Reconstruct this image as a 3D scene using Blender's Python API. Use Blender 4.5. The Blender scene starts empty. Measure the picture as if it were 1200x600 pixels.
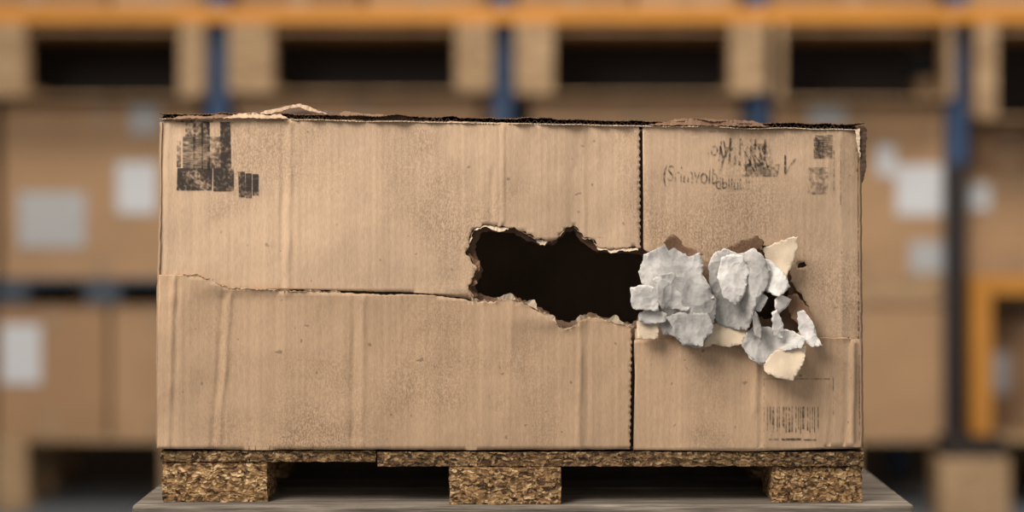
import bpy, bmesh, math, random
import numpy as np
from mathutils import Vector, noise, geometry

random.seed(7)
sc = bpy.context.scene
sc.view_settings.view_transform = 'Standard'
sc.view_settings.look = 'None'

D = 2.2          # camera distance to the front of the box
HOR = 240        # image row of the horizon
Z0 = 0.70        # height of image bottom at the box front
HC = Z0 + (600-HOR)/1000.0

def X(px): return (px-600)/1000.0
def Z(py): return Z0+(600-py)/1000.0
def BXx(px, y): return (px-600)/1000.0*(D+y)/D
def BZz(py, y): return HC-(py-HOR)/1000.0*(D+y)/D

# ------------------------------------------------------------------ materials
def lin(c):
    return tuple(((v/255.0)/12.92 if v/255.0 <= 0.04045 else ((v/255.0+0.055)/1.055)**2.4) for v in c)+(1,)

class NT:
    def __init__(s, name, rough=0.8, spec=0.2):
        s.m = bpy.data.materials.new(name); s.m.use_nodes = True
        s.t = s.m.node_tree; s.b = s.t.nodes['Principled BSDF']
        s.b.inputs['Roughness'].default_value = rough
        s.b.inputs['Specular IOR Level'].default_value = spec
        s.tc = s.t.nodes.new('ShaderNodeTexCoord')
    def n(s, typ, **kw):
        nd = s.t.nodes.new(typ)
        for k, v in kw.items():
            if hasattr(nd, k): setattr(nd, k, v)
            else: nd.inputs[k].default_value = v
        return nd
    def l(s, a, b): s.t.links.new(a, b)
    def mp(s, scale, rot=(0,0,0)):
        m = s.n('ShaderNodeMapping'); m.inputs['Scale'].default_value = scale; m.inputs['Rotation'].default_value = rot
        s.l(s.tc.outputs['Object'], m.inputs['Vector']); return m.outputs['Vector']
    def noise(s, scale, detail=3, mscale=(1,1,1), rough=0.5):
        nd = s.n('ShaderNodeTexNoise'); nd.inputs['Scale'].default_value = scale
        nd.inputs['Detail'].default_value = detail; nd.inputs['Roughness'].default_value = rough
        s.l(s.mp(mscale), nd.inputs['Vector']); return nd.outputs['Fac']
    def ramp(s, fac, stops):
        r = s.n('ShaderNodeValToRGB'); e = r.color_ramp.elements
        e[0].position, e[0].color = stops[0]; e[1].position, e[1].color = stops[-1]
        for p, c in stops[1:-1]:
            q = e.new(p); q.color = c
        s.l(fac, r.inputs['Fac']); return r.outputs['Color']
    def mix(s, a, b, fac=1.0, mode='MULTIPLY'):
        m = s.n('ShaderNodeMix'); m.data_type = 'RGBA'; m.blend_type = mode
        if isinstance(fac, float): m.inputs[0].default_value = fac
        else: s.l(fac, m.inputs[0])
        for v, i in ((a, 6), (b, 7)):
            if isinstance(v, tuple): m.inputs[i].default_value = v
            else: s.l(v, m.inputs[i])
        return m.outputs[2]
    def math(s, op, a, b=None):
        m = s.n('ShaderNodeMath'); m.operation = op
        for v, i in ((a, 0), (b, 1)):
            if v is None: continue
            if isinstance(v, (int, float)): m.inputs[i].default_value = v
            else: s.l(v, m.inputs[i])
        return m.outputs[0]
    def col(s, c): s.l(c, s.b.inputs['Base Color'])
    def bump(s, h, strength=0.3, dist=0.001, prev=None):
        b = s.n('ShaderNodeBump'); b.inputs['Strength'].default_value = strength; b.inputs['Distance'].default_value = dist
        s.l(h, b.inputs['Height'])
        if prev: s.l(prev, b.inputs['Normal'])
        s.l(b.outputs['Normal'], s.b.inputs['Normal']); return b.outputs['Normal']

G = lambda v: (v, v, v, 1)

def kraft(name, rgb, dark=0.84, flute=True, fine=True):
    k = NT(name, 0.72, 0.3)
    a = lin(rgb)
    d = tuple(a[i]*dark for i in range(3))+(1,)
    c = k.ramp(k.noise(5, 4, (1,1,1.4)), [(0.3, d), (0.7, a)])
    if fine:
        c = k.mix(c, k.ramp(k.noise(1.0, 4, (150, 150, 1.8)), [(0.25, G(0.87)), (0.75, G(1.05))]))
        c = k.mix(c, k.ramp(k.noise(1.0, 2, (900, 900, 160)), [(0.3, G(0.88)), (0.7, G(1.06))]))
        # rubbed, slightly dirty areas: fine broken screen of darker fibres
        patch = k.ramp(k.noise(5.5, 3, (1,1,1.0)), [(0.47, G(0)), (0.64, G(1))])
        fl = k.ramp(k.noise(1.0, 3, (600, 600, 380)), [(0.38, G(0)), (0.62, G(1))])
        c = k.mix(c, (0.40, 0.37, 0.34, 1), k.math('MULTIPLY', k.mix(patch, fl), 0.68))
        patch2 = k.ramp(k.noise(3.1, 4, (1,1,1.6)), [(0.46, G(1)), (0.66, G(0.84))])
        c = k.mix(c, patch2)
        c = k.mix(c, k.ramp(k.noise(120, 1, (1,1,1)), [(0.74, G(1)), (0.78, G(0.6))]))
        sc1 = k.ramp(k.noise(1.0, 3, (30, 30, 160), 0.6), [(0.71, G(0)), (0.77, G(1))])
        c = k.mix(c, (0.62, 0.50, 0.38, 1), k.math('MULTIPLY', sc1, 0.35), 'MIX')
    k.col(c)
    if flute:
        w = k.n('ShaderNodeTexWave'); w.bands_direction = 'X'; w.inputs['Scale'].default_value = 42
        w.inputs['Distortion'].default_value = 1.5; w.inputs['Detail'].default_value = 2
        k.l(k.mp((1,1,0.12)), w.inputs['Vector'])
        p = k.bump(w.outputs['Fac'], 0.10, 0.001)
        k.bump(k.noise(9, 4, (1.3,1,0.8), 0.5), 0.5, 0.011, p)
    return k.m

M_KR  = kraft('kraft_cardboard', (202,169,137))
M_KR2 = kraft('kraft_cardboard_lower', (191,157,124), 0.82)
M_COR = kraft('kraft_corner', (176,144,114), 0.82, flute=False)
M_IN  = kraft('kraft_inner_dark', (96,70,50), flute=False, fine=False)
M_FL  = kraft('kraft_flute', (84,62,46), flute=False, fine=False)
M_TORN= kraft('kraft_torn_edge', (222,196,166), 0.72, flute=False, fine=False)
M_BRN = kraft('kraft_brown_tear', (146,110,82), 0.6, flute=False, fine=True)

def paper(name, rgb, dark=0.7, crump=True):
    k = NT(name, 0.85, 0.15); a = lin(rgb)
    d = tuple(a[i]*dark for i in range(3))+(1,)
    c = k.ramp(k.noise(34, 7, (1.2,1,0.8), rough=0.7), [(0.38, d), (0.56, a)])
    c = k.mix(c, k.ramp(k.noise(13, 2), [(0.42, G(0.72)), (0.58, G(1.0))]))
    c = k.mix(c, k.ramp(k.noise(1.0, 3, (60,60,380), 0.6), [(0.62, G(1)), (0.72, G(0.8))]))
    k.col(c)
    if crump:
        v = k.n('ShaderNodeTexVoronoi'); v.feature = 'F1'; v.inputs['Scale'].default_value = 1
        nz = k.n('ShaderNodeTexNoise'); nz.inputs['Scale'].default_value = 30; nz.inputs['Detail'].default_value = 3
        k.l(k.mp((1,1,1)), nz.inputs['Vector'])
        add = k.n('ShaderNodeVectorMath'); add.operation = 'MULTIPLY_ADD'
        k.l(nz.outputs['Color'], add.inputs[0]); add.inputs[1].default_value = (2,2,2); k.l(k.mp((80,80,60)), add.inputs[2])
        k.l(add.outputs[0], v.inputs['Vector'])
        p = k.bump(v.outputs['Distance'], 0.5, 0.005)
        k.bump(k.noise(90, 5, rough=0.6), 0.3, 0.003, p)
    else:
        k.bump(k.noise(70, 5, rough=0.6), 0.3, 0.003)
    return k.m
M_PG = paper('torn_paper_grey', (196,189,181), 0.62)
M_PD = paper('torn_paper_dark_grey', (156,149,142), 0.62)
M_PL = paper('torn_paper_light', (222,214,205), 0.74)
M_PC = paper('torn_paper_cream', (222,199,170), 0.86, False)
M_PW_ = paper('torn_paper_white_ply', (226,219,210), 0.85, False)

def osb(name, gain):
    k = NT(name, 0.8, 0.2)
    v = k.n('ShaderNodeTexVoronoi'); v.inputs['Scale'].default_value = 1; v.inputs['Randomness'].default_value = 1
    mpn = k.mp((200, 200, 400)); nz = k.n('ShaderNodeTexNoise'); nz.inputs['Scale'].default_value = 80; nz.inputs['Detail'].default_value = 4
    k.l(k.mp((1,1,1)), nz.inputs['Vector'])
    add = k.n('ShaderNodeVectorMath'); add.operation = 'MULTIPLY_ADD'
    k.l(nz.outputs['Color'], add.inputs[0]); add.inputs[1].default_value = (5,5,5); k.l(mpn, add.inputs[2])
    k.l(add.outputs[0], v.inputs['Vector'])
    sp = k.n('ShaderNodeSeparateColor'); k.l(v.outputs['Color'], sp.inputs[0])
    c = k.ramp(sp.outputs[0], [(0.0, lin((50,34,22))), (0.20, lin((104,75,48))), (0.50, lin((154,116,76))), (0.82, lin((186,146,98))), (1.0, lin((222,186,138)))])
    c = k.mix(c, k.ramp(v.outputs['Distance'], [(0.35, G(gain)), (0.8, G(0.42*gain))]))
    c = k.mix(c, k.ramp(k.noise(14, 3), [(0.35, G(0.75)), (0.65, G(1.05))]))
    k.col(c); k.bump(v.outputs['Distance'], 0.4, 0.002)
    return k.m
M_OSB = osb('particle_board', 1.0)
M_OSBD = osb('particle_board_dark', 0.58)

def wood(name, c0, c1, c2, sc_=(3, 60, 60)):
    k = NT(name, 0.8, 0.2)
    f = k.noise(1.0, 6, sc_, 0.65)
    c = k.ramp(f, [(0.25, lin(c0)), (0.5, lin(c1)), (0.75, lin(c2))])
    c = k.mix(c, k.ramp(k.noise(1.0, 3, (sc_[0]*4, sc_[1]*5, sc_[2]*5)), [(0.35, G(0.6)), (0.6, G(1.05))]))
    k.col(c); k.bump(f, 0.6, 0.004)
    return k.m
M_TAB = wood('weathered_wood', (60,52,45), (122,110,97), (170,158,141), (5, 110, 110))
M_PW = wood('pallet_wood', (146,116,84), (184,150,112), (204,170,132), (5, 30, 30))
M_DK = wood('dark_pallet_wood', (64,68,74), (84,90,98), (104,110,116), (5, 30, 30))

def flat(name, rgb, rough=0.6, var=0.85, metal=0.0, scale=4):
    k = NT(name, rough, 0.3); a = lin(rgb)
    d = tuple(a[i]*var for i in range(3))+(1,)
    k.col(k.ramp(k.noise(scale, 4), [(0.3, d), (0.7, a)])); k.b.inputs['Metallic'].default_value = metal
    return k.m
M_OR = flat('orange_steel', (218,144,52), 0.5)
M_ORD = flat('orange_steel_muted', (196,132,54), 0.5)  # slightly duller orange for the lower beam and upright
M_BL = flat('blue_steel', (62,86,118), 0.5)
M_SHADE = flat('painted_shade', (50,42,37), 0.7)  # near-black colour standing in for shade in the gaps of the racking
M_LB = flat('white_label', (214,211,209), 0.6, 0.93)
M_LG = flat('grey_label', (184,180,176), 0.6, 0.93)
M_TP = flat('packing_tape', (172,138,104), 0.4)
M_BK = [kraft('stock_cardboard_%d' % i, c, 0.85, False, False) for i, c in enumerate([(182,143,105), (172,133,96), (188,149,112), (158,121,88)])]
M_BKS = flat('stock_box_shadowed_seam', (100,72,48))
M_FLR = flat('concrete_floor', (112,114,116), 0.55, 0.75, scale=1.5)
M_WAL = flat('warehouse_wall', (40,36,34), 0.8, 0.8)
M_CEI = flat('warehouse_ceiling', (120,122,124), 0.8, 0.9)

def ink(name, lo, hi, rgb=(54,49,46), sx=(1,1,1), scale=260, mx=0.82):
    k = NT(name, 0.8, 0.1); k.b.inputs['Base Color'].default_value = lin(rgb)
    a = k.noise(scale, 3, sx); b = k.noise(45, 4)
    s = k.math('ADD', k.math('MULTIPLY', a, 0.5), k.math('MULTIPLY', b, 0.5))
    f = k.ramp(s, [(lo, G(0)), (hi, G(mx))])
    k.l(f, k.b.inputs['Alpha'])
    return k.m
M_INK = ink('ink_solid', 0.34, 0.52)
M_INKM = ink('ink_worn', 0.40, 0.58, mx=0.70)
M_INKL = ink('ink_faint', 0.44, 0.62, (80,70,62), mx=0.55)
M_INKS = ink('ink_streaked', 0.38, 0.56, (58,53,49), (1,1,8), 90, mx=0.70)

# ------------------------------------------------------------------ mesh helpers
def link(o, parent=None):
    sc.collection.objects.link(o)
    if parent: o.parent = parent
    return o

def build(name, parts, bevel=0.004, parent=None):
    """one mesh from axis aligned blocks (x0,x1,y0,y1,z0,z1,mat)"""
    mats = []; bm = bmesh.new()
    for p in parts:
        x0,x1,y0,y1,z0,z1,m = p
        if m not in mats: mats.append(m)
        vs = [bm.verts.new((x,y,z)) for x in (x0,x1) for y in (y0,y1) for z in (z0,z1)]
        for f in ((0,1,3,2),(4,6,7,5),(0,4,5,1),(2,3,7,6),(0,2,6,4),(1,5,7,3)):
            fc = bm.faces.new([vs[i] for i in f]); fc.material_index = mats.index(m)
    bmesh.ops.recalc_face_normals(bm, faces=bm.faces)
    me = bpy.data.meshes.new(name); bm.to_mesh(me); bm.free()
    for m in mats: me.materials.append(m)
    o = link(bpy.data.objects.new(name, me), parent)
    if bevel:
        b = o.modifiers.new('bevel', 'BEVEL'); b.width = bevel; b.segments = 2; b.limit_method = 'ANGLE'
    return o

def rag(pts, amp=1.5, step=3.0, rnd=random):
    out = []
    for (a, b) in zip(pts[:-1], pts[1:]):
        L = math.hypot(b[0]-a[0], b[1]-a[1]); n = max(1, int(L/step))
        nx, ny = -(b[1]-a[1])/max(L,1e-6), (b[0]-a[0])/max(L,1e-6)
        for i in range(n):
            t = i/n; o = 0 if i == 0 else rnd.uniform(-amp, amp)
            out.append((a[0]+(b[0]-a[0])*t+nx*o, a[1]+(b[1]-a[1])*t+ny*o))
    out.append(pts[-1]); return out

def teeth(x0, y0, x1, y1, period=8.0, amp=1.3):
    L = math.hypot(x1-x0, y1-y0); n = int(L/period*4); out = []
    for i in range(n+1):
        t = i/n; s = [0, 1, 1, 0][i % 4]*amp + random.uniform(-0.3, 0.3)
        out.append((x0+(x1-x0)*t - s, y0+(y1-y0)*t))
    return out

def pip(P, poly):
    x, y = P[:,0], P[:,1]; ins = np.zeros(len(P), bool); n = len(poly); j = n-1
    for i in range(n):
        xi, yi = poly[i]; xj, yj = poly[j]
        if yi != yj:
            c = ((yi > y) != (yj > y)) & (x < (xj-xi)*(y-yi)/(yj-yi)+xi)
            ins ^= c
        j = i
    return ins

def cdt_mesh(outer, holes, interior):
    vs = []; es = []
    for loop in [outer]+holes:
        s = len(vs); n = len(loop)
        vs += [Vector(p) for p in loop]
        es += [(s+i, s+(i+1) % n) for i in range(n)]
    if len(interior):
        I = np.array(interior); k = pip(I, outer)
        for h in holes: k &= ~pip(I, h)
        vs += [Vector(p) for p in I[k].tolist()]
    r = geometry.delaunay_2d_cdt(vs, es, [], 0, 1e-4)
    V = [(v.x, v.y) for v in r[0]]; F = [tuple(f) for f in r[2]]
    C = np.array([[(V[f[0]][0]+V[f[1]][0]+V[f[2]][0])/3, (V[f[0]][1]+V[f[1]][1]+V[f[2]][1])/3] for f in F])
    k = pip(C, outer)
    for h in holes: k &= ~pip(C, h)
    F = [f for f, q in zip(F, k) if q]
    used = sorted({i for f in F for i in f}); mp = {u: i for i, u in enumerate(used)}
    return [V[u] for u in used], [tuple(mp[i] for i in f) for f in F]

CR = [(341,140,337,342, 2.6,2.4),(333,140,329,342,-2.0,3.2),(590,142,590,262,1.8,1.8),(577,200,574,262,-1.4,3),
      (683,142,685,282,1.8,2.2),(671,200,670,270,-1.4,2.5),(270,345,257,526,2.8,2.2),(262,345,249,526,-1.8,3),
      (427,346,425,526,2.2,2.0),(416,346,413,526,-2.0,2.6),(600,353,600,420,1.2,2),(680,376,678,526,2.2,2.2),
      (689,376,687,526,-1.3,3),(204,325,197,526,2.6,2.0),(210,325,203,526,-1.5,3),(887,400,884,480,1.8,2),(893,400,890,526,-1.2,2),
      (970,400,968,524,1.8,2.2),(985,150,987,395,0.9,3),(1000,400,998,525,2.6,2.2),(993,400,990,525,-1.4,2.4),
      (895,443,975,441,0.8,2),(196,144,196,320,1.6,2.0),(510,145,512,340,0.6,2),(470,345,470,400,0.6,2),
      (560,268,500,262,0.6,4),(748,395,1008,394,0.8,2),(968,160,975,240,0.8,2),(760,152,985,158,0.5,3),
      (210,200,232,214,1.2,5),(900,200,990,160,0.7,6)]
UPX = [(180,0),(338,4),(460,1.0),(590,5),(683,0.5),(760,3.5),(880,0),(987,3),(1015,0)]
LOX = [(180,0),(203,3.5),(262,-1.5),(340,1.0),(424,3.5),(560,0),(680,3.5),(740,0.5),(888,3),(969,0.5),(998,3),(1012,0)]
def pw(T, x):
    if x <= T[0][0]: return T[0][1]
    for (a, u), (b, v) in zip(T[:-1], T[1:]):
        if x <= b: return u+(v-u)*(x-a)/(b-a)
    return T[-1][1]
def surf(px, py):
    """toward-viewer relief in mm"""
    d = 0.0
    for x0,y0,x1,y1,h,w in CR:
        if abs(px-(x0+x1)/2) > 4*w+abs(x1-x0): continue
        L2 = (x1-x0)**2+(y1-y0)**2
        t = ((px-x0)*(x1-x0)+(py-y0)*(y1-y0))/L2; tc_ = max(0, min(1, t))
        wob = 1.5*noise.noise(Vector((py*0.03, h*7, 2)))
        q = math.hypot(px+wob-(x0+(x1-x0)*tc_), py-(y0+(y1-y0)*tc_))
        if q < 4*w: d += h*math.exp(-(q/w)**2)*(0.8+0.7*noise.noise(Vector((px*.02,py*.03,h))))
    k = max(0.0, min(1.0, (py-(343 if px < 745 else 398)+5)/10.0))
    d += pw(UPX, px)*(1-k)+pw(LOX, px)*k - 2.0
    d += 2.6*noise.noise(Vector((px*0.008, py*0.010, 0.3)))
    d += 0.9*noise.noise(Vector((px*0.03, py*0.02, 5.3)))
    r = math.hypot((px-650)/150.0, (py-325)/90.0)
    d -= 5.0*math.exp(-r*r)
    d -= 3.0*math.exp(-((px-1008)/14)**2-((py-470)/60)**2)
    return d

def panel(name, outer, holes, base, mat, parent, thick=0.003, extra=None, gx=2.4, gy=6.0):
    xs = [p[0] for p in outer]; ys = [p[1] for p in outer]
    I = []
    x = min(xs)+1.5
    while x < max(xs):
        y = min(ys)+1.5
        while y < max(ys):
            I.append((x, y)); y += gy
        x += gx
    V, F = cdt_mesh(outer, holes, I)
    co = [(X(a), base-(surf(a, b)+(extra(a, b) if extra else 0))/1000.0, Z(b)) for a, b in V]
    bm = bmesh.new(); vv = [bm.verts.new(c) for c in co]
    for f in F:
        try: bm.faces.new([vv[i] for i in f])
        except ValueError: pass
    for f in bm.faces:
        f.normal_update()
        if f.normal.y > 0: f.normal_flip()
        f.smooth = True
    me = bpy.data.meshes.new(name); bm.to_mesh(me); bm.free(); me.materials.append(mat)
    o = link(bpy.data.objects.new(name, me), parent)
    if thick:
        s = o.modifiers.new('thick', 'SOLIDIFY'); s.thickness = thick; s.offset = -1
    return o

# ------------------------------------------------------------------ the damaged box
BOX = bpy.data.objects.new('damaged_cardboard_box', None); link(BOX)

crack = [(187,322),(215,322),(236,324),(250,331),(270,338),(330,341),(400,343),(450,345),(480,345),(512,347),(540,350),(553,353)]
hole_low = [(553,353),(575,353),(598,350),(612,354),(622,359),(640,370),(652,380),(660,385),(670,383),(680,375),(690,371),(705,373),(722,379),(742,384)]
hole_up = [(548,292),(552,274),(558,266),(570,263),(585,266),(603,266),(618,274),(630,281),(648,282),(658,272),(665,266),(672,264),(679,271),(684,279),(693,280),(703,290),(716,293),(730,290),(748,291)]
hole_left = [(554,351),(549,338),(553,326),(560,316),(551,303),(545,296),(548,292)]

upper = rag([(190,141),(260,138),(345,140),(480,141),(600,144),(748,147)],0.6,6)[:-1] + teeth(750,147,751,291) \
      + rag(list(reversed(hole_up)),2.2,3.2)[:-1] + rag(list(reversed(hole_left)),1.6,3.0)[:-1] \
      + rag([(554,350),(525,346),(480,342.5),(400,340.5),(330,339),(300,346),(187,346)],0.5,3) + [(188,240)]
def ex_up(a, b):
    return 2.5*math.exp(-((a-525)/30)**2-((b-345)/8)**2) + 3.5*math.exp(-((b-280)/10)**2-((a-600)/40)**2)
panel('front_panel_upper', upper, [], 0.0, M_KR, BOX, extra=ex_up)

lower = rag(crack,0.7,3)[:-1] + rag(hole_low,2.2,3.2)[:-1] + [(742,384)] + teeth(741,386,739,526) + rag([(738,526),(560,527),(420,526),(300,527),(184,525)],0.4,8) + [(185,430)]
def ex_lo(a, b):
    return 2.0*math.exp(-((b-335)/14)**2)*max(0, noise.noise(Vector((a*0.03,0,0)))+0.3) + 4.0*math.exp(-((b-375)/10)**2-((a-650)/35)**2)
panel('front_panel_lower', lower, [], -0.004, M_KR2, BOX, extra=ex_lo)

tear2 = rag([(862,300),(880,286),(905,290),(930,300),(926,330),(940,345),(952,372),(938,388),(905,392),(878,388),(866,352),(856,330),(862,300)],2,3)[:-1]
tiny = rag([(936,309),(943,307),(946,311),(940,314),(935,314),(936,309)],0.5,1.5)[:-1]
right_up = rag([(753,147),(850,148),(950,151),(1005,152)],0.6,6)[:-1] + rag([(1006,152),(1007,280),(1008,404)],0.5,8) + [(744,404)] \
      + rag([(744,386),(757,368),(778,352),(770,330),(785,312),(766,298),(754,291)],2,2.5) + [(754,240)]
panel('front_panel_right', right_up, [tear2, tiny], 0.0005, M_KR, BOX)
right_lo = rag([(743,399),(800,397),(880,398),(960,396),(1009,397)],0.8,5)[:-1] + rag([(1010,397),(1008,440),(1009,500),(1010,525)],0.6,4)[:-1] + [(1010,525),(880,528),(742,527)] + [(744,440)]
panel('front_panel_lower_right', right_lo, [], -0.004, M_KR2, BOX)

inner_hole = rag([(560,345),(557,335),(566,318),(560,303),(556,292),(562,275),(573,270),(600,273),(614,280),(630,287),(648,288),(662,274),(672,270),(682,284),(700,296),(728,297),(760,300),(775,315),(765,340),(768,352),(742,380),(720,375),(690,367),(668,379),(655,376),(640,365),(618,354),(598,346),(575,349),(560,345)],1.5,3)[:-1]
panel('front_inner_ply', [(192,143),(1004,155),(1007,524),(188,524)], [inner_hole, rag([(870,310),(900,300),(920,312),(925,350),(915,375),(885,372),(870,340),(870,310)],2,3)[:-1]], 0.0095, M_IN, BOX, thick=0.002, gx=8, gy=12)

def fringe(name, line, side, w0, w1, base, mat):
    a = rag(line, 0.8, 2.0); b = []
    for i, p in enumerate(a):
        q0 = a[max(0, i-2)]; q1 = a[min(len(a)-1, i+2)]
        tx, ty = q1[0]-q0[0], q1[1]-q0[1]; L = math.hypot(tx, ty) or 1
        w = w0+(w1-w0)*max(0, noise.noise(Vector((p[0]*0.07, p[1]*0.07, 3.1)))+0.2)*2.2+random.uniform(0, 0.9)
        b.append((p[0]+side*-ty/L*w, p[1]+side*tx/L*w))
    bm = bmesh.new()
    A = [bm.verts.new((X(p[0]), base+0.001-surf(*p)/1000, Z(p[1]))) for p in a]
    B = [bm.verts.new((X(p[0]), base-0.0012-surf(*p)/1000+random.uniform(-.0008,.0008), Z(p[1]))) for p in b]
    for i in range(len(a)-1): bm.faces.new((A[i], A[i+1], B[i+1], B[i]))
    me = bpy.data.meshes.new(name); bm.to_mesh(me); bm.free(); me.materials.append(mat)
    return link(bpy.data.objects.new(name, me), BOX)
fringe('tear_fringe_top', hole_up, 1, 0.2, 3.2, 0.001, M_TORN)
fringe('tear_fringe_top_inner', hole_up, 1, 0.8, 4, 0.006, M_BRN)
fringe('tear_fringe_side', [(554,350)]+hole_left[1:], 1, 2, 9, 0.004, M_BRN)
fringe('tear_fringe_bottom', hole_low, -1, 0.6, 7, -0.007, M_TORN)
fringe('crack_fringe', [(510,346),(540,349),(554,352)], -1, 2.0, 8, 0.002, M_TORN)
fringe('crack_fringe_left', crack[1:7], -1, 0.3, 2.5, -0.0045, M_TORN)

build('box_shell', [
    (X(188), X(192), 0.010, 0.50, Z(525), Z(142), M_KR),
    (X(1005), X(1010), 0.006, 0.50, Z(525), Z(152), M_KR),
    (X(188), X(1010), 0.50, 0.504, Z(526), Z(145), M_KR),
    (X(188), X(1010), 0.004, 0.50, Z(527), Z(523.5), M_IN)], 0.001, BOX)

def corner(name, line, dx, mat):
    bm = bmesh.new(); rows = []
    for (px, py) in rag(line, 0.5, 7):
        r = []
        for k in range(7):
            a = k/6*math.pi/2
            r.append(bm.verts.new((X(px)+dx*0.004*math.sin(a), -0.001+0.008*(1-math.cos(a)), Z(py))))
        r.append(bm.verts.new((r[-1].co.x, 0.05, Z(py)))); rows.append(r)
    for a, b in zip(rows[:-1], rows[1:]):
        for i in range(len(a)-1): bm.faces.new((a[i], a[i+1], b[i+1], b[i])).smooth = True
    me = bpy.data.meshes.new(name); bm.to_mesh(me); bm.free(); me.materials.append(mat)
    o = link(bpy.data.objects.new(name, me), BOX)
    s = o.modifiers.new('t', 'SOLIDIFY'); s.thickness = 0.001
corner('corner_fold_left', [(190,143),(189,240),(187,322),(185,430),(186,525)], -1, M_COR)
corner('corner_fold_right', [(1006,153),(1006,280),(1007,400),(1008,525)], 1, M_COR)

def top_line(px):
    base = 139.0 if px < 345 else 140+(px-345)/665*12
    return base - 1.6*noise.noise(Vector((px*0.02, 0, 9)))
def topboard():
    bm = bmesh.new(); n = 760; xs = [188+i*(1013-188)/n for i in range(n+1)]
    def sheet(off, jit, y0, mat, amp=0, per=8.5, wob=0.0):
        rows = []
        for px in xs:
            o2 = off + wob*max(0, noise.noise(Vector((px*0.035, off, 2))))
            z = Z(top_line(px)-o2+amp*math.sin(px*2*math.pi/per)) + random.uniform(-jit, jit)/1000
            yf = y0 + random.uniform(-1, 1)*0.0012 + 0.005*noise.noise(Vector((px*0.05, off, 0)))
            rows.append([bm.verts.new((X(px), yf, z)), bm.verts.new((X(px), yf+0.03, z)), bm.verts.new((X(px), 0.505, Z(top_line(px)-off)))])
        for a, b in zip(rows[:-1], rows[1:]):
            for i in range(2):
                f = bm.faces.new((a[i], b[i], b[i+1], a[i+1])); f.material_index = mat
    sheet(0.0, 0.25, -0.004, 0)
    sheet(2.8, 0.2, -0.001, 2, 1.9)
    sheet(5.8, 0.5, -0.005, 1, wob=5.0)
    me = bpy.data.meshes.new('top_corrugated_board'); bm.to_mesh(me); bm.free()
    for m in (M_TORN, M_BRN, M_FL): me.materials.append(m)
    o = link(bpy.data.objects.new('top_corrugated_board', me), BOX)
    s = o.modifiers.new('t', 'SOLIDIFY'); s.thickness = 0.0008
topboard()

def sheet_from_poly(name, poly, base, relief, mat, tilt=(0,0), ragamp=1.2, flat_=False, cell=6, parent=BOX, thick=0.0005, curl=0.0, ply=False, jag=2.6):
    cx = sum(p[0] for p in poly)/len(poly); cy = sum(p[1] for p in poly)/len(poly)
    seed = random.uniform(0, 100)
    poly = rag(poly+[poly[0]], jag, 9.0)[:-1]
    folds = []
    for k in range(7):
        an = random.uniform(0, math.pi)
        folds.append((math.cos(an), math.sin(an), cx+random.uniform(-30, 30), cy+random.uniform(-35, 35), random.choice([-1, 1])*random.uniform(0.05, 0.22)))
    def hraw(a, b):
        wx = 5*noise.noise(Vector((a*.05, b*.05, seed))); wy = 5*noise.noise(Vector((a*.05, b*.05, seed+9)))
        h = relief*0.5*noise.noise(Vector((a*0.035, b*0.025, seed)))
        for nx, ny, ox, oy, g in folds:
            dd = (a+wx-ox)*nx+(b+wy-oy)*ny
            h += g*relief*0.16*math.sqrt(dd*dd+1.5)
        return h
    mean = sum(hraw(p[0], p[1]) for p in poly+[(cx, cy)])/(len(poly)+1)
    def one(nm, poly, base, mat, ragamp):
        outer = rag(poly+[poly[0]], ragamp, 2.5)[:-1]
        xs = [p[0] for p in outer]; ys = [p[1] for p in outer]; I = []
        R = max(max(xs)-min(xs), max(ys)-min(ys))/2
        x = min(xs)
        while x < max(xs):
            y = min(ys)
            while y < max(ys):
                I.append((x+random.uniform(-.25,.25)*cell, y+random.uniform(-.25,.25)*cell)); y += cell
            x += cell
        V, F = cdt_mesh(outer, [], I)
        co = []
        for a, b in V:
            h = hraw(a, b)-mean
            r2 = ((a-cx)**2+(b-cy)**2)/(R*R)
            h += curl*r2 + (a-cx)*tilt[0]+(b-cy)*tilt[1]
            h = 12*math.tanh(h/12) if h > 0 else 4.5*math.tanh(h/4.5)
            co.append((X(a), base-h/1000, Z(b)))
        bm = bmesh.new(); vv = [bm.verts.new(c) for c in co]
        for f in F:
            try: bm.faces.new([vv[i] for i in f])
            except ValueError: pass
        for f in bm.faces:
            f.normal_update()
            if f.normal.y > 0: f.normal_flip()
            f.smooth = not flat_
        me = bpy.data.meshes.new(nm); bm.to_mesh(me); bm.free(); me.materials.append(mat)
        o = link(bpy.data.objects.new(nm, me), parent)
        s = o.modifiers.new('t', 'SOLIDIFY'); s.thickness = thick; s.offset = -1
    one(name, poly, base, mat, ragamp)
    if ply:
        big = []
        for p in poly:
            L = math.hypot(p[0]-cx, p[1]-cy) or 1; e = random.uniform(-1.8, 1.8)
            big.append((p[0]+(p[0]-cx)/L*e, p[1]+(p[1]-cy)/L*e))
        one(name+'_ply', big, base+0.0016, M_PW_, 0.7)

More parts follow.
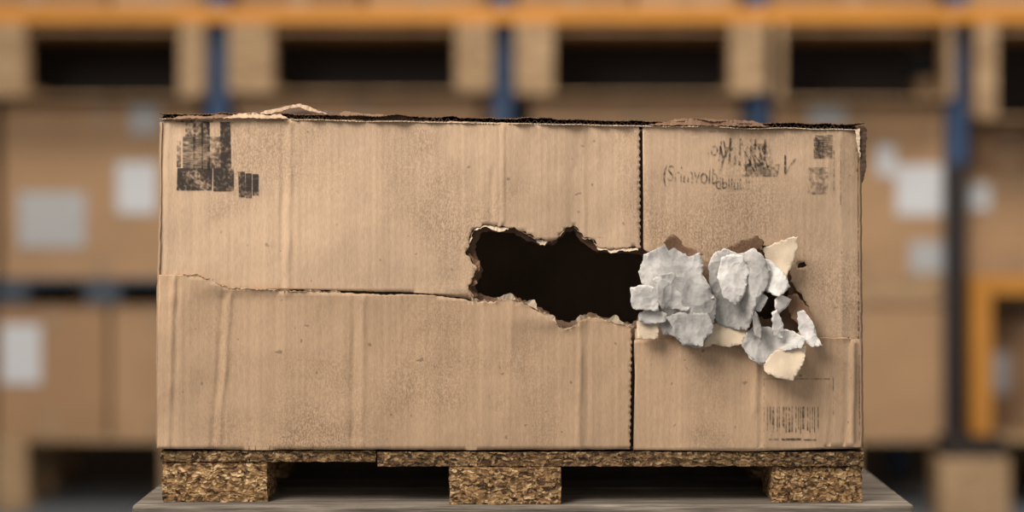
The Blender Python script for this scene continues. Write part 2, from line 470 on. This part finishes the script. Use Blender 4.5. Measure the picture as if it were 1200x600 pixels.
P = [
 ('curl_brown_left', [(776,284),(784,274),(792,277),(800,288),(814,292),(822,298),(808,303),(786,298)], -0.014, 5, M_BRN, (0.05,-0.1), 2),
 ('curl_brown_top', [(842,293),(862,284),(886,276),(893,283),(890,293),(866,301),(850,299)], -0.014, 5, M_BRN, (0,-0.2), 2),
 ('brown_scrap', [(918,348),(932,344),(946,360),(950,378),(940,384),(925,372)], -0.014, 5, M_BRN, (0.1,0), 1),
 ('paper_grey_left', [(754,298),(770,290),(781,286),(792,292),(806,300),(818,296),(822,306),(820,322),(828,334),(837,350),(834,376),(830,392),(818,407),(800,404),(790,394),(776,390),(770,372),(772,352),(756,340),(748,318)], -0.018, 15, M_PG, (0,0.04), 2),
 ('paper_light_left', [(738,336),(752,333),(768,336),(772,348),(770,363),(755,362),(740,360)], -0.024, 5, M_PL, (0,0.1), 1),
 ('paper_mid_fold', [(762,326),(786,318),(806,330),(824,334),(834,348),(812,352),(802,364),(774,360)], -0.028, 9, M_PL, (0,0.15), 1),
 ('paper_cream_tab', [(745,376),(758,374),(771,377),(770,396),(757,397),(745,395)], -0.016, 3, M_PC, (0,0.1), 1),
 ('paper_pale_flap', [(748,366),(764,362),(780,366),(778,376),(760,378),(748,375)], -0.020, 4, M_PL, (0,0.1), 1),
 ('paper_lower_left', [(778,370),(800,364),(826,366),(833,380),(820,404),(800,402),(786,390)], -0.030, 9, M_PG, (0,0.12), 1),
 ('cream_lower_mid', [(828,381),(842,376),(862,380),(874,386),(868,402),(850,405),(836,402),(822,405)], -0.016, 5, M_PC, (0,0.15), 1),
 ('paper_grey_mid', [(828,312),(835,298),(848,292),(862,298),(880,290),(890,300),(898,316),(894,336),(884,348),(879,366),(872,386),(858,384),(842,380),(832,366),(836,350),(830,334)], -0.020, 16, M_PG, (0,0.03), 2),
 ('paper_light_mid', [(842,302),(866,298),(876,316),(870,340),(858,356),(844,346),(836,324)], -0.032, 9, M_PL, (-0.05,0.08), 1),
 ('cream_upper_right', [(891,292),(905,284),(918,280),(931,276),(930,296),(924,312),(918,328),(906,322),(898,306)], -0.019, 8, M_PC, (0.05,-0.1), 1),
 ('paper_right_fold', [(888,302),(900,306),(914,318),(920,334),(908,346),(894,340),(884,326)], -0.027, 8, M_PL, (0,0.05), 1),
 ('paper_strip_a', [(882,350),(890,344),(896,348),(892,358),(887,364),(881,360)], -0.026, 8, M_PG, (0,0.1), 1),
 ('paper_strip_b', [(904,350),(912,345),(924,350),(918,358),(910,366),(905,360)], -0.024, 8, M_PL, (0,0.1), 1),
 ('paper_right_edge', [(932,366),(938,362),(948,376),(953,392),(960,403),(948,405),(938,396),(934,384)], -0.022, 8, M_PL, (0.1,0.1), 1),
 ('paper_lower_right', [(872,388),(884,380),(900,382),(912,384),(926,386),(938,394),(936,405),(918,408),(902,416),(888,425),(876,416),(866,404)], -0.022, 12, M_PG, (0,0.08), 2),
 ('paper_lower_right_b', [(900,366),(906,362),(914,378),(912,396),(902,392)], -0.030, 7, M_PL, (0.1,0.08), 1),
 ('paper_lower_right_c', [(876,366),(882,364),(888,378),(888,396),(880,390)], -0.030, 7, M_PD, (-0.1,0.08), 1),
 ('cream_bottom_flap', [(889,424),(902,412),(914,404),(926,406),(941,404),(938,420),(930,434),(924,443),(906,440),(894,434)], -0.028, 5, M_PC, (0,0.12), 1),
]
for nm, poly, base, rel, mat, tilt, curl in P:
    sheet_from_poly(nm, poly, base, rel*0.75, mat, tilt, curl=curl, cell=3.5, ply=(mat in (M_PG, M_PL, M_PD)), jag=(1.0 if mat in (M_PC, M_BRN) else 2.4))

def upflap(name, pts, base, mat, tilt=0):
    outer = rag(pts+[pts[0]], 0.8, 2.5)[:-1]; V, F = cdt_mesh(outer, [], [])
    ymax = max(p[1] for p in pts)
    bm = bmesh.new(); vv = [bm.verts.new((X(a), base+(ymax-b)/1000*tilt+random.uniform(-.0006,.0006), Z(b))) for a, b in V]
    for f in F:
        try: bm.faces.new([vv[i] for i in f])
        except ValueError: pass
    me = bpy.data.meshes.new(name); bm.to_mesh(me); bm.free(); me.materials.append(mat)
    o = link(bpy.data.objects.new(name, me), BOX)
    s = o.modifiers.new('t', 'SOLIDIFY'); s.thickness = 0.0015
upflap('top_torn_flap_a', [(282,138),(292,132),(312,129),(330,124),(352,122),(364,126),(378,130),(398,133),(404,140),(340,141)], 0.004, M_FL, 0.6)
upflap('top_torn_flap_b', [(296,136),(316,129),(340,124),(352,122),(366,127),(384,134),(364,131),(350,126),(338,128),(318,134)], -0.002, M_KR, 0.3)
upflap('top_torn_flap_f', [(262,139),(280,134),(300,133),(312,136),(330,135),(338,140)], -0.007, M_KR, 0.5)
upflap('top_torn_flap_c', [(390,139),(402,130),(412,132),(430,134),(470,136),(500,141)], 0.004, M_BRN, 0.6)
upflap('top_torn_flap_d', [(196,140),(222,136),(245,137),(262,134),(290,139)], -0.006, M_BRN, 0.4)
upflap('top_torn_flap_e', [(760,147),(800,139),(850,141),(880,142),(900,149)], -0.005, M_BRN, 0.4)
upflap('corner_peel', [(1003,150),(1010,147),(1015,152),(1013,175),(1014,196),(1009,214),(1007,190)], -0.006, M_FL, 0.0)
upflap('corner_peel_inner', [(1000,152),(1006,151),(1006,185),(1004,176)], -0.0085, M_TORN, 0.0)

def decal(name, quads, base, mat, lift=0.0007):
    bm = bmesh.new()
    for (x0,y0,x1,y1,sk) in quads:
        nx = max(1, int(abs(x1-x0)/2.4)); ny = max(1, int(abs(y1-y0)/5)); g = []
        for i in range(nx+1):
            r = []
            for j in range(ny+1):
                a = x0+(x1-x0)*i/nx+sk*j/ny; b = y0+(y1-y0)*j/ny
                r.append(bm.verts.new((X(a), base-surf(a,b)/1000-lift, Z(b))))
            g.append(r)
        for i in range(nx):
            for j in range(ny): bm.faces.new((g[i][j], g[i+1][j], g[i+1][j+1], g[i][j+1]))
    me = bpy.data.meshes.new(name); bm.to_mesh(me); bm.free(); me.materials.append(mat)
    return link(bpy.data.objects.new(name, me), BOX)
decal('stamp_block', [(208,197,249,223,-1),(258,143,270,197,1),(250,197,274,224,0)], 0, M_INK)
decal('stamp_block_worn', [(217,143,245,160,0),(207,165,212,196,0),(245,160,259,197,0)], 0, M_INKM)
decal('stamp_block_streak', [(214,160,246,197,0)], 0, M_INKS)
decal('stamp_small', [(279,201,287,231,1),(288,203,295,232,0),(296,204,303,229,0)], 0, M_INK)
decal('stamp_edge', [(226,144,229,205,0),(236,144,238,200,0),(243,143,246,200,0),(206,141,250,143.5,0)], 0, M_INKM)
random.seed(21)
q = []; x = 898
while x < 960:
    w = random.choice([1,1,1.6,2.4]); q.append((x,476,x+w,503+random.uniform(-2,6),0)); x += w+random.choice([1.4,2,3.2])
decal('barcode_print', q, -0.004, M_INKM)
decal('barcode_text', [(900,513,912,515.5,0),(915,513,938,515.5,0),(941,514,956,516,0)], -0.004, M_INKM)
decal('print_frame', [(894,443,895.2,522,0),(894,443,972,444.2,0),(975,440,976.4,486,0)], -0.004, M_INKL)

def text_mark(name, s, px, py, size, rot, mat, base=0.0005, squeeze=1.0):
    cu = bpy.data.curves.new(name+'_tmp', 'FONT'); cu.body = s; cu.size = size
    to = bpy.data.objects.new(name+'_tmp', cu); sc.collection.objects.link(to)
    bpy.context.view_layer.update()
    me = bpy.data.meshes.new_from_object(to.evaluated_get(bpy.context.evaluated_depsgraph_get()))
    bpy.data.objects.remove(to)
    c, sn = math.cos(rot), math.sin(rot)
    for v in me.vertices:
        a, b = v.co.x*squeeze, v.co.y
        a, b = a+0.6*noise.noise(Vector((a*.2,b*.2,1))), b+1.2*noise.noise(Vector((a*.15,b*.15,4)))
        xx = px+a*c-b*sn; yy = py-(a*sn+b*c)
        v.co = Vector((X(xx), base-surf(xx, yy)/1000-0.0009, Z(yy)))
    me.name = name; me.materials.clear(); me.materials.append(mat)
    link(bpy.data.objects.new(name, me), BOX)
text_mark('print_line', '(Srimvolb', 776, 212, 28, -0.06, M_INKM, squeeze=0.60)
text_mark('print_line_b', 'dbllubll', 838, 221, 19, -0.04, M_INKM, squeeze=0.75)
text_mark('print_line_c', '.oJV', 828, 182, 28, -0.12, M_INKM, squeeze=0.6)
text_mark('print_scribble', 'yhMU', 842, 192, 46, -0.05, M_INKM, squeeze=0.5)
text_mark('print_scribble_b', 'ANE', 874, 204, 40, 0.25, M_INKM, squeeze=0.42)
text_mark('print_mark_d', 'V', 912, 204, 34, -0.3, M_INKM, squeeze=0.7)
text_mark('print_mark_e', 'R8', 952, 186, 36, 0, M_INKM, squeeze=0.45)
decal('print_block', [(872,192,914,207,-3),(880,168,902,192,4),(946,196,970,228,0)], 0.0005, M_INKL)
decal('print_block_b', [(955,158,975,186,0)], 0.0005, M_INKS)
decal('print_rule', [(976,176,977.5,228,0),(984,160,985,240,0),(829,153,850,155,0)], 0.0005, M_INKL)

# ------------------------------------------------------------------ particle-board pallet
def rough_block(bm, x0,x1,y0,y1,z0,z1, s=0.006, j=0.0010, mi=0):
    nx, ny, nz = [max(1, int((b-a)/s)) for a, b in ((x0,x1),(y0,min(y1,y0+0.08)),(z0,z1))]
    def v(i,j_,k):
        key = (i,j_,k)
        if key not in cache:
            cache[key] = bm.verts.new((x0+(x1-x0)*i/nx+random.uniform(-j,j), y0+(y1-y0)*j_/ny+random.uniform(-j,j), z0+(z1-z0)*k/nz+random.uniform(-j,j)*0.6))
        return cache[key]
    cache = {}
    F = []
    for i in range(nx):
        for k in range(nz):
            F += [(v(i,0,k),v(i+1,0,k),v(i+1,0,k+1),v(i,0,k+1)), (v(i,ny,k),v(i,ny,k+1),v(i+1,ny,k+1),v(i+1,ny,k))]
        for q in range(ny):
            F += [(v(i,q,0),v(i,q+1,0),v(i+1,q+1,0),v(i+1,q,0)), (v(i,q,nz),v(i+1,q,nz),v(i+1,q+1,nz),v(i,q+1,nz))]
    for q in range(ny):
        for k in range(nz):
            F += [(v(0,q,k),v(0,q,k+1),v(0,q+1,k+1),v(0,q+1,k)), (v(nx,q,k),v(nx,q+1,k),v(nx,q+1,k+1),v(nx,q,k+1))]
    for f in F: bm.faces.new(f).material_index = mi

TT = Z(589)   # table surface height
bm = bmesh.new()
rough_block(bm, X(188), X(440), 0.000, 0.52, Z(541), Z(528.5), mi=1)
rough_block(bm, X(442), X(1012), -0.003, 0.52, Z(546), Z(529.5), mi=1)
zb = Z(547.2)
for yy in (0.0, 0.20, 0.42):
    fr = yy == 0.0
    rough_block(bm, X(190), X(313), yy+0.002, yy+0.09, TT+0.0006, Z(542.2))
    rough_block(bm, X(527), X(657), yy-(0.014 if fr else 0), yy+0.09, TT+0.0006, zb)
    rough_block(bm, X(905), X(1010), yy+0.001, yy+0.09, TT+0.0006, zb)
bmesh.ops.recalc_face_normals(bm, faces=bm.faces)
me = bpy.data.meshes.new('particle_board_pallet'); bm.to_mesh(me); bm.free(); me.materials.append(M_OSB); me.materials.append(M_OSBD)
link(bpy.data.objects.new('particle_board_pallet', me))

# ------------------------------------------------------------------ worn wooden table below
parts = []
yb = -0.018; w = 0.128
for i in range(5):
    parts.append((X(158), X(1068), yb+i*(w+0.004), yb+i*(w+0.004)+w, TT-0.030, TT, M_TAB))
parts.append((X(175), X(1052), 0.0, 0.05, TT-0.11, TT-0.0305, M_TAB))
parts.append((X(175), X(1052), 0.57, 0.62, TT-0.11, TT-0.0305, M_TAB))
for xx in (X(175), X(590), X(992)):
    for yy in (0.0505, 0.509):
        parts.append((xx, xx+0.06, yy, yy+0.06, 0.0, TT-0.0305, M_TAB))
    parts.append((xx+0.01, xx+0.05, 0.111, 0.508, 0.16, 0.24, M_TAB))
build('wooden_table', parts, 0.004)

# ------------------------------------------------------------------ hall
build('floor', [(-14,14,-7,14,-0.1,0,M_FLR)], 0)
build('wall_back', [(-14,14,14,14.2,0,7,M_WAL)], 0)
build('wall_left', [(-14.2,-14,-7,14,0,7,M_WAL)], 0)
build('wall_right', [(14,14.2,-7,14,0,7,M_WAL)], 0)
build('ceiling', [(-14,14,-7,14,7,7.2,M_CEI)], 0)

# ------------------------------------------------------------------ racking and stock
YF = 4.3
def bx(p): return BXx(p, YF)
def bz(p): return max(0.0, BZz(p, YF))

rk = []
ups = [(-420,-395),(-90,-64),(244,270),(577,601),(874,899),(1108,1132),(1440,1464),(1760,1785)]
for a, b in ups:
    for yy in (YF-0.03, YF+0.95):
        rk.append((bx(a), bx(b), yy, yy+0.08, 0, 3.4, M_BL))
    for k in range(7):
        z = 0.25+k*0.5
        rk.append(((bx(a)+bx(b))/2-0.015, (bx(a)+bx(b))/2+0.015, YF+0.05, YF+0.95, z, z+0.03, M_BL))
rk.append((bx(1108), bx(1130), YF-0.05, YF-0.031, 0, bz(192), M_SHADE))  # dark strip added over the upright, painting the shaded gap between boxes
beam_z = [(bz(30), bz(12)), (bz(30)+0.9, bz(12)+0.9)]
for z0, z1 in beam_z:
    for yy in (YF-0.11, YF+1.031):
        rk.append((bx(-420), bx(1785), yy, yy+0.079, z0, z1, M_OR))
rk.append((bx(1152), bx(1438), YF-0.11, YF-0.032, bz(344), bz(322), M_ORD))
rk.append((bx(1128), bx(1151), YF-0.14, YF-0.052, bz(505), bz(322), M_ORD))
for z0, z1 in beam_z:
    rk.append((bx(-420), bx(1785), YF-0.02+0.09, YF+0.94, z1-0.03, z1, M_PW))
build('pallet_rack', rk, 0.004)

def pallet(px0, px1, ztop, h, blocks, mat, y0=YF, dep=0.9, bw=None, name='wooden_pallet'):
    x0, x1 = bx(px0), bx(px1); t = 0.02; p = []
    for k in range(5):
        yy = y0+k*dep/5
        p.append((x0, x1, yy, yy+dep/5-0.03, ztop-t, ztop, mat))
    for yy in (y0, y0+dep/2-0.05, y0+dep-0.13):
        for a, b in blocks:
            p.append((bx(a), bx(b), yy, yy+0.10, ztop-h+t*0.8, ztop-t, mat))
    for a, b in blocks:
        p.append((bx(a), bx(b), y0, y0+dep-0.03, ztop-h, ztop-h+t*0.8, mat))
    build(name, p, 0.003)

def stock(px0, px1, py0, py1, mi=0, labels=(), dep=0.82, y0=YF, zbot=None):
    x0, x1 = bx(px0), bx(px1); z1 = bz(py0); z0 = zbot if zbot is not None else bz(py1); m = M_BK[mi]
    p = [(x0, x1, y0, y0+dep, z0, z1, m)]
    cx = (x0+x1)/2
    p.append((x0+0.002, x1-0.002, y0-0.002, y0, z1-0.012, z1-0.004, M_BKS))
    p.append((cx-0.03, cx+0.03, y0-0.0015, y0, z1-0.10, z1, M_TP))
    p.append((cx-0.03, cx+0.03, y0-0.0015, y0, z0, z0+0.08, M_TP))
    p.append((x0+0.01, x1-0.01, y0+dep/2-0.03, y0+dep/2+0.03, z1, z1+0.0015, M_TP))
    for (a, b, c, d, lm) in labels:
        p.append((bx(a), bx(b), y0-0.004, y0-0.0005, bz(d), bz(c), lm))
    build('stock_cardboard_box', p, 0.004)

gt = bz(512)
for (a, b, bl) in [(-250,-10,[(-250,-215),(-150,-110),(-45,-10)]),(-5,236,[(-5,30),(190,236)]),(275,570,[(275,310),(400,440),(535,570)]),
                   (606,868,[(606,640),(720,760),(830,868)]),(905,1106,[(905,940),(975,1005)]),(1155,1425,[(1270,1310),(1390,1425)])]:
    pallet(a, b, gt, gt, bl, M_PW)
build('wooden_support_block', [(bx(1086),bx(1166),YF-0.20,YF-0.052,0,bz(528),M_PW),(bx(1092),bx(1160),YF-0.19,YF-0.06,bz(528),bz(505)-0.001,M_SHADE)], 0.004)  # dark upper piece paints the deck's shade and carries the orange upright
stock(-250,-10,360,512,0)
stock(-3,125,358,512,1,[(2,48,380,450,M_LB)]); stock(131,236,358,512,0)
stock(278,420,358,512,2); stock(426,568,358,512,0); stock(608,735,358,512,1); stock(741,866,358,512,0)
stock(906,1106,356,512,0,[(930,960,390,430,M_LB)])
stock(1160,1290,372,490,3,[(1168,1205,420,470,M_LG)], y0=YF+0.25,dep=0.6,zbot=gt); stock(1296,1420,372,512,3,y0=YF+0.25,dep=0.6)
st = bz(326)
zb2 = bz(358)+0.0016
for (a, b, bl, m) in [(-250,-10,[(-250,-215),(-45,-10)],M_DK),(-3,236,[(-3,32),(100,140),(200,236)],M_DK),(278,568,[(278,310),(400,440),(535,568)],M_PW),(608,866,[(608,640),(720,760),(830,866)],M_PW)]:
    pallet(a, b, st, st-zb2, bl, m, dep=0.82)
pallet(906,1106, bz(324), bz(324)-bz(356)-0.0016, [(906,1106)], M_PW, dep=0.82)
stock(-250,-8,118,326,0,[(-200,-140,200,260,M_LB)])
stock(3,234,117,326,0,[(152,186,121,157,M_LG),(137,184,190,250,M_LB),(22,100,225,290,M_LG)])
stock(285,560,112,326,2,[(330,380,200,260,M_LB)]); stock(622,866,114,326,2,[(700,760,200,260,M_LB)])
stock(906,1106,120,324,0,[(948,990,122,150,M_LG),(1027,1049,170,206,M_LB),(1050,1104,193,252,M_LB),(1066,1105,283,320,M_LG)])
build('rack_shelf_board', [(bx(1136),bx(1436),YF+0.06,YF+0.9,bz(328),bz(321.5),M_PW)], 0.002)
stock(1138,1255,197,321,0,[(1140,1166,215,246,M_LB)],y0=YF+0.06,dep=0.7); stock(1262,1425,150,321,2,y0=YF+0.06,dep=0.7)
stock(1146,1240,142,196.5,3,y0=YF+0.12,dep=0.6)

def tall(px0, px1, bl, pyb, pyt=31):
    m = M_PW; p = []
    zt = bz(pyt); zb_ = bz(pyb)+0.0016; t = 0.008
    x0, x1 = bx(px0), bx(px1)
    for a, b in bl:
        p.append((bx(a), bx(b), YF-0.145, YF-0.035, zb_+t, zt, m))
        ia, ib = max(bx(a), bx(px0+2)), min(bx(b), bx(px1-2))
        if ib > ia: p.append((ia, ib, YF+0.06, YF+0.80, zb_+t, zb_+0.04, m))
    p.append((x0, x1, YF-0.03, YF+0.80, zb_, zb_+t, m))
    p.append((x0, x1, YF-0.145, YF-0.03, zb_, zb_+t, m))
    p.append((x0, x1, YF+0.06, YF+0.80, zt-0.014, zt, m))
    p.append((x0+0.01, x1-0.01, YF+0.55, YF+0.60, zb_+0.041, zt-0.015, M_SHADE))  # dark sheet inside the slot, painting its shade
    build('tall_wooden_pallet', p, 0.002)
tall(-60,240,[(-60,-10),(0,40),(218,246)],117)
tall(275,572,[(275,325),(535,578)],112)
tall(606,872,[(603,648),(850,892)],114)
tall(905,1104,[(905,912),(1098,1106)],120)
tall(1136,1436,[(1132,1156),(1400,1436)],142)
tall(-380,-95,[(-380,-340),(-140,-95)],118)
zt = bz(12)
for i, (a, b) in enumerate([(-250,-70),(-55,120),(126,238),(276,420),(428,570),(606,740),(746,868),(905,1104),(1138,1280),(1288,1430)]):
    stock(a, b, -190-(i % 3)*15, 0, i % 4, (), zbot=zt+0.0005, y0=YF+0.06, dep=0.8)

for i in range(16):
    x0 = -5.2+i*0.66
    build('stored_carton_stack', [(x0, x0+0.6, 7.4, 8.2, 0.0, 0.75, M_BK[(i*3) % 4]), (x0+0.02, x0+0.58, 7.4, 8.2, 0.751, 1.5+0.1*(i % 3), M_BK[(i+1) % 4]),
        (x0+0.27, x0+0.33, 7.398, 7.4, 0.65, 0.75, M_TP), (x0+0.27, x0+0.33, 7.398, 7.4, 1.35, 1.45, M_TP)], 0.005)

# ------------------------------------------------------------------ lights
def area(name, loc, size, energy, rot=(0,0,0), col=(1,0.96,0.91)):
    L = bpy.data.lights.new(name, 'AREA'); L.shape = 'RECTANGLE'; L.size, L.size_y = size; L.energy = energy; L.color = col
    o = link(bpy.data.objects.new(name, L)); o.location = loc; o.rotation_euler = rot
def aim(loc, tgt):
    return (Vector(tgt)-Vector(loc)).to_track_quat('-Z', 'Y').to_euler()
l1 = (-1.3,-1.45,2.9); area('key_light_upper_left', l1, (1.4,1.4), 122, aim(l1,(0.2,0.0,1)))  # unseen key lamp added upper left to rake light across the creases
l2 = (1.5,0.6,6.4); area('ceiling_light_aisle', l2, (5,2), 390, aim(l2,(0.3,3.5,0.6)))
W = bpy.data.worlds.new('world'); sc.world = W; W.use_nodes = True
W.node_tree.nodes['Background'].inputs['Color'].default_value = (1,0.98,0.96,1)
W.node_tree.nodes['Background'].inputs['Strength'].default_value = 0.70

# ------------------------------------------------------------------ camera
cam = bpy.data.cameras.new('camera'); co = link(bpy.data.objects.new('camera', cam))
co.location = (0, -D, HC); co.rotation_euler = (math.pi/2, 0, 0)
cam.sensor_width = 36; cam.lens = 36*D/1.2
cam.shift_y = -(300-HOR)/1200.0
cam.dof.use_dof = True; cam.dof.focus_distance = D-0.01; cam.dof.aperture_fstop = 1.6
cam.clip_end = 100
sc.camera = co
